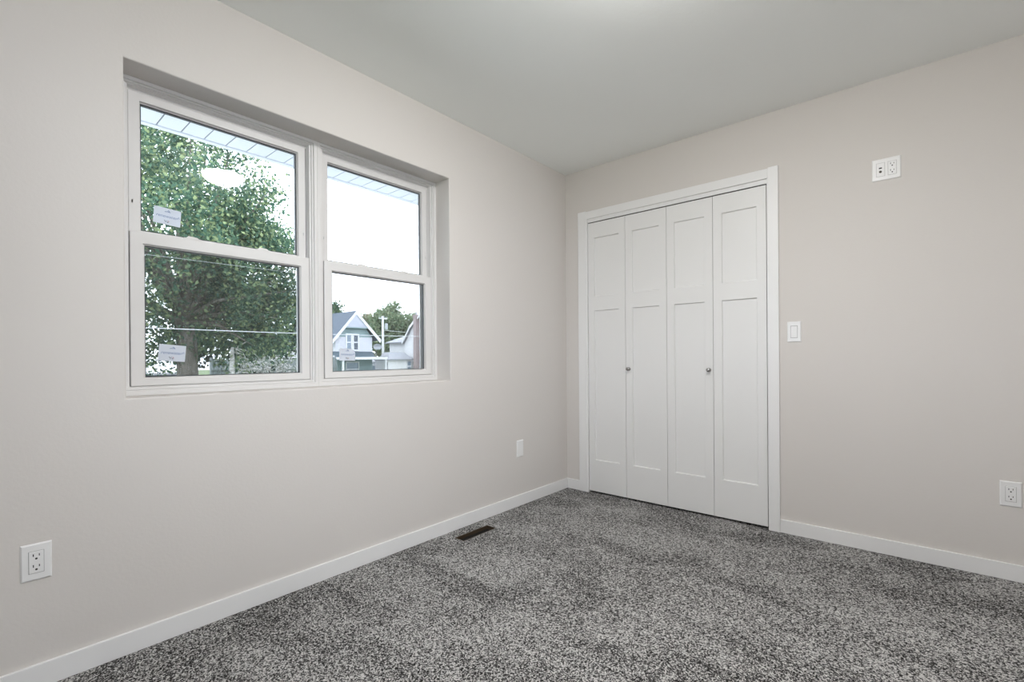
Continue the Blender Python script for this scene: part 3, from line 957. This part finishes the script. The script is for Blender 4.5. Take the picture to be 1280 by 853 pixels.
obj('bargeboard', bm, M_HOUSETRIM, hA)
bm = bmesh.new()
poly(bm, [(PK, 5.20), (PK, 4.90), (22.02, 2.40), (22.14, 2.68)], XA + 0.42, XA + 0.36)
obj('bargeboard', bm, M_HOUSETRIM, hA)
house_window(hA, XA + 0.01, 18.89, 19.27, 1.78, 3.06, M_PANELIGHT, 0.13)
house_window(hA, XA + 0.01, 19.55, 19.95, 1.78, 3.06, M_PANE, 0.13)
# porch
bm = bmesh.new()
solid(bm, [(XA + 0.01, 16.4, 1.50), (XA + 2.0, 16.4, 1.06), (XA + 2.0, 20.35, 1.06), (XA + 0.01, 21.42, 1.50)],
      [(XA + 0.01, 16.4, 1.60), (XA + 2.0, 16.4, 1.12), (XA + 2.0, 20.4, 1.12), (XA + 0.01, 21.46, 1.60)])
obj('porch_roof', bm, M_ROOFTEAL, hA)
obj('porch_fascia', box(XA + 2.0, XA + 2.1, 16.4, 21.66, 0.90, 1.11), M_HOUSETRIM, hA)
obj('porch_ceiling', box(XA + 0.02, XA + 2.0, 16.4, 21.6, 0.88, 0.93), M_HOUSETRIM, hA)
for y in (17.42, 21.55):
    obj('porch_post', box(XA + 1.86, XA + 2.0, y - 0.07, y + 0.07, GZ + 0.35, 0.88), M_HOUSETRIM, hA)
obj('porch_floor', box(XA + 0.02, XA + 2.05, 16.4, 21.6, GZ, GZ + 0.35), M_CONC, hA)
obj('porch_wall', box(XA, XA + 0.05, 17.80, 21.40, GZ + 0.35, 0.88), M_TEAL, hA)
house_window(hA, XA + 0.06, 18.80, 19.95, -0.55, 0.62, M_PANELIGHT, 0.08)

# white house with the chimney: its gable end faces down the street
hB = thing('white_house', 'bright white house with a brick chimney at the right window edge', 'house', (0, 0, 0))
XB = -36.2
YB = 25.3
def gable(pts, y0, y1):
    bm = bmesh.new()
    return solid(bm, [(x, y0, z) for x, z in pts], [(x, y1, z) for x, z in pts])
obj('house_wall', gable([(-36.3, GZ), (-29.3, GZ), (-29.3, 2.5), (-32.8, 5.35), (-34.3, 4.50), (-35.2, 3.85), (-35.68, 3.2), (-36.3, 2.5)], YB, YB + 8), M_SIDING_B, hB)
RAKE = [(-36.45, 2.42), (-35.72, 3.26), (-35.22, 3.93), (-34.36, 4.56), (-32.8, 5.45)]
EAST = [(-32.8, 5.45), (-29.0, 2.35)]
bm = bmesh.new()
for line in (RAKE, EAST):
    for (a0, b0), (a1, b1) in zip(line, line[1:]):
        solid(bm, [(a0, YB - 0.25, b0), (a1, YB - 0.25, b1), (a1, YB + 8.3, b1), (a0, YB + 8.3, b0)],
              [(a0, YB - 0.25, b0 + 0.12), (a1, YB - 0.25, b1 + 0.12), (a1, YB + 8.3, b1 + 0.12), (a0, YB + 8.3, b0 + 0.12)])
obj('house_roof', bm, M_ROOFGREY, hB)
bm = bmesh.new()
for line in (RAKE, EAST):
    for (a0, b0), (a1, b1) in zip(line, line[1:]):
        solid(bm, [(a0, YB - 0.30, b0 - 0.12), (a1, YB - 0.30, b1 - 0.12), (a1, YB - 0.25, b1 - 0.12), (a0, YB - 0.25, b0 - 0.12)],
              [(a0, YB - 0.30, b0 + 0.14), (a1, YB - 0.30, b1 + 0.14), (a1, YB - 0.25, b1 + 0.14), (a0, YB - 0.25, b0 + 0.14)])
obj('rake_board', bm, M_HOUSETRIM, hB)
for z0, z1 in ((1.72, 2.74), (-0.22, 0.78)):
    f = obj('house_window', box(-34.22, -33.42, YB - 0.05, YB, z0 - 0.08, z1 + 0.08), M_HOUSETRIM, hB)
    obj('window_pane', box(-34.14, -33.50, YB - 0.06, YB - 0.03, z0, z1), M_PANELIGHT, f)
    obj('meeting_rail', box(-34.14, -33.50, YB - 0.075, YB - 0.06, (z0 + z1) / 2 - 0.05, (z0 + z1) / 2 + 0.05), M_HOUSETRIM, f)
bm = bmesh.new()
B(bm, -34.42, -33.98, YB - 0.42, YB - 0.01, GZ, 4.85)
B(bm, -34.46, -33.94, YB - 0.46, YB + 0.03, 4.85, 5.10)
ch = obj('chimney', bm, M_BRICK, hB)
bm = bmesh.new()
lathe(bm, [(0.10, 5.08), (0.09, 5.38), (0.02, 5.39)], 12, 'Z', (-34.2, YB - 0.2, 0))
obj('chimney_pot', bm, M_CAN, ch)
# lower wing with a hipped roof
YW = 25.9
obj('wing_wall', box(-39.75, -36.3, YW, YW + 4.5, GZ, 2.52), M_SIDING_B, hB)
bm = bmesh.new()
solid(bm, [(-40.15, YW - 0.35, 2.50), (-36.35, YW - 0.35, 2.50), (-36.35, YW + 4.8, 2.50), (-40.15, YW + 4.8, 2.50)],
      [(-40.15, YW - 0.35, 2.60), (-36.35, YW - 0.35, 2.60), (-36.35, YW + 4.8, 2.60), (-40.15, YW + 4.8, 2.60)])
solid(bm, [(-40.10, YW - 0.30, 2.60), (-36.35, YW - 0.30, 2.60), (-36.35, YW + 4.75, 2.60), (-40.10, YW + 4.75, 2.60)],
      [(-38.45, YW + 1.1, 3.30), (-36.35, YW + 1.1, 3.36), (-36.35, YW + 3.2, 3.36), (-38.45, YW + 3.2, 3.30)])
obj('wing_roof', bm, M_ROOFGREY, hB)
# low annexe in front
XC = -35.0
obj('annexe_wall', box(XB - 0.3, XC, 22.05, 25.05, GZ, 0.80), M_SIDING_B, hB)
bm = bmesh.new()
solid(bm, [(XC + 0.25, 21.90, 0.80), (XC + 0.25, 25.15, 0.80), (XB - 0.3, 25.15, 0.80), (XB - 0.3, 21.90, 0.80)],
      [(XC + 0.25, 21.90, 0.90), (XC + 0.25, 25.15, 0.90), (XB - 0.3, 25.15, 0.90), (XB - 0.3, 21.90, 0.90)])
solid(bm, [(XC + 0.25, 22.35, 0.90), (XC + 0.25, 25.15, 0.90), (XB - 0.3, 25.15, 0.90), (XB - 0.3, 22.35, 0.90)],
      [(XC - 0.7, 23.0, 1.55), (XC - 0.7, 24.7, 1.56), (XB - 0.3, 24.7, 1.56), (XB - 0.3, 23.0, 1.55)])
obj('annexe_roof', bm, M_ROOFGREY, hB)
house_window(hB, XC + 0.02, 22.14, 22.36, -0.30, 0.60, M_PANE, 0.06)
house_window(hB, XC + 0.02, 24.58, 24.98, -0.25, 0.66, M_PANELIGHT, 0.05)
# low blue-grey house seen under the shade tree
hC = thing('grey_house', 'low blue grey house with a white gable under the shade tree', 'house', (0, 0, 0))
XG = -28.0
obj('house_wall', box(XG - 6, XG, 9.1, 13.0, GZ, 1.05), M_GREYHOUSE, hC)
obj('house_gable', poly(bmesh.new(), [(9.65, 1.22), (10.38, 1.22), (10.32, 1.75), (10.05, 2.25), (9.72, 1.85)], XG - 0.2, XG - 5), M_SIDING_B, hC)
bm = bmesh.new()
solid(bm, [(XG + 0.3, 8.9, 1.05), (XG + 0.3, 13.2, 1.05), (XG - 6.3, 13.2, 1.05), (XG - 6.3, 8.9, 1.05)],
      [(XG + 0.3, 8.9, 1.20), (XG + 0.3, 13.2, 1.20), (XG - 6.3, 13.2, 1.20), (XG - 6.3, 8.9, 1.20)])
obj('house_roof', bm, M_HOUSETRIM, hC)

# pale garage set back between the two white houses
gA = thing('garage', 'pale blue garage set back between the gabled house and the white house', 'garage', (0, 0, 0))
obj('garage_wall', box(-44.5, -41.0, 23.2, 25.75, GZ, 0.62), M_SIDING, gA)
bm = bmesh.new()
solid(bm, [(-40.7, 23.0, 0.62), (-40.7, 25.8, 0.62), (-44.7, 25.8, 0.62), (-44.7, 23.0, 0.62)],
      [(-41.6, 23.6, 1.0), (-41.6, 25.5, 1.0), (-44.0, 25.5, 1.0), (-44.0, 23.6, 1.0)])
obj('garage_roof', bm, M_ROOFGREY, gA)
f = obj('garage_door', box(-41.02, -40.95, 24.3, 25.6, GZ, 0.35), M_HOUSETRIM, gA)
obj('door_pane', box(-40.97, -40.94, 24.45, 25.45, -0.35, 0.22), M_PANELIGHT, f)

# small outbuilding at the left
hD = thing('shed', 'small dark shed with a pale roof left of the shade tree trunk', 'shed', (0, 0, 0))
obj('shed_wall', box(-31.2, -28.0, 2.6, 5.0, GZ, 0.25), M_GREYHOUSE, hD)
bm = bmesh.new()
solid(bm, [(-27.7, 2.5, 0.22), (-27.7, 5.2, 0.22), (-29.6, 5.2, 0.98), (-29.6, 3.2, 0.98)],
      [(-27.7, 2.5, 0.32), (-27.7, 5.2, 0.32), (-29.6, 5.2, 1.08), (-29.6, 3.2, 1.08)])
solid(bm, [(-29.6, 3.2, 0.98), (-29.6, 5.2, 0.98), (-31.5, 5.2, 0.22), (-31.5, 2.5, 0.22)],
      [(-29.6, 3.2, 1.08), (-29.6, 5.2, 1.08), (-31.5, 5.2, 0.32), (-31.5, 2.5, 0.32)])
obj('shed_roof', bm, M_HOUSETRIM, hD)

# fence behind the shrub
fe = thing('board_fence', 'grey board fence behind the blossoming shrub', 'fence', (0, 0, 0))
obj('fence_boards', box(-20.2, -20.15, 3.6, 9.2, GZ, 1.0), M_FENCE, fe)
obj('fence_rail', box(-20.15, -20.08, 3.6, 9.2, 0.55, 0.66), M_FENCE, fe)
for k in range(4):
    obj('fence_post', box(-20.32, -20.2, 3.6 + 1.82 * k, 3.72 + 1.82 * k, GZ, 1.08), M_FENCE, fe)

# utility pole beyond the houses
po = thing('utility_pole', 'pale utility pole between the two white houses', 'utility pole', (-48, 30.66, GZ))
obj('pole', tube(bmesh.new(), [(0, 0, 0), (0, 0, 4), (0, 0, 7.95)], [0.16, 0.145, 0.125], 12), M_POLEWOOD, po, True)
obj('cross_arm', box(-0.06, 0.06, -0.55, 0.62, 7.60, 7.73), M_POLEWOOD, po)
bm = bmesh.new()
lathe(bm, [(0.17, 6.30), (0.19, 6.33), (0.19, 7.0), (0.16, 7.06), (0.03, 7.08)], 16, 'Z', (0.15, 0.40, 0))
obj('transformer', bm, M_CAN, po)
for y in (-0.5, -0.2, 0.3, 0.56):
    bm = bmesh.new()
    lathe(bm, [(0.035, 7.73), (0.05, 7.80), (0.03, 7.90), (0.005, 7.92)], 8, 'Z', (0, y, 0))
    obj('insulator', bm, M_CAN, po)

# satellite dish on its mast behind the porch
ds = thing('satellite_dish', 'small pale oval dish beside the gabled house and the pole', 'satellite dish', (-38.5, 23.56, GZ))
bm = bmesh.new()
rows = []
for k in range(6):
    rr = k / 5
    row = []
    for s in range(24):
        a = 2 * math.pi * s / 24
        row.append(bm.verts.new((0.12 * rr * rr, 0.48 * rr * math.cos(a), 3.92 + 0.30 * rr * math.sin(a))))
    rows.append(row)
for i in range(1, 5):
    for s in range(24):
        bm.faces.new([rows[i][s], rows[i][(s + 1) % 24], rows[i + 1][(s + 1) % 24], rows[i + 1][s]])
bm.faces.new(rows[1])
bmesh.ops.delete(bm, geom=[v for v in rows[0]], context='VERTS')
rim = bmesh.ops.extrude_face_region(bm, geom=bm.faces[:])
bmesh.ops.translate(bm, vec=(-0.03, 0, 0), verts=[g for g in rim['geom'] if isinstance(g, bmesh.types.BMVert)])
obj('dish', bm, M_CAN, ds)
obj('mast', tube(bmesh.new(), [(-0.12, 0, 0), (-0.12, 0, 3.4), (-0.03, 0, 3.92)], 0.035, 8), M_GREYPAINT, ds)
obj('feed_arm', tube(bmesh.new(), [(-0.02, 0, 3.66), (0.40, 0, 3.72)], 0.02, 6), M_GREYPAINT, ds)

# wires
def wire(label, pts, r):
    o = obj('power_line', tube(bmesh.new(), pts, r, 6), M_WIRE)
    tag(o, label, 'wire')

def sag(a, b, s, n=16):
    a, b = Vector(a), Vector(b)
    return [a.lerp(b, i / n) - Vector((0, 0, s * 4 * (i / n) * (1 - i / n))) for i in range(n + 1)]

wire('bright wire crossing the lower left pane before the tree', sag((-9.2, -16, 2.2), (-9.2, 19, 2.15), 0.55), 0.009)
wire('thin faint wire near the top of the lower left pane', sag((-9.4, -16, 3.45), (-9.4, 19, 3.75), 0.50), 0.003)
wire('pale wire running from the utility pole behind the chimney', sag((-48, 30.8, 4.42), (-52, 44, 4.75), 0.15), 0.03)
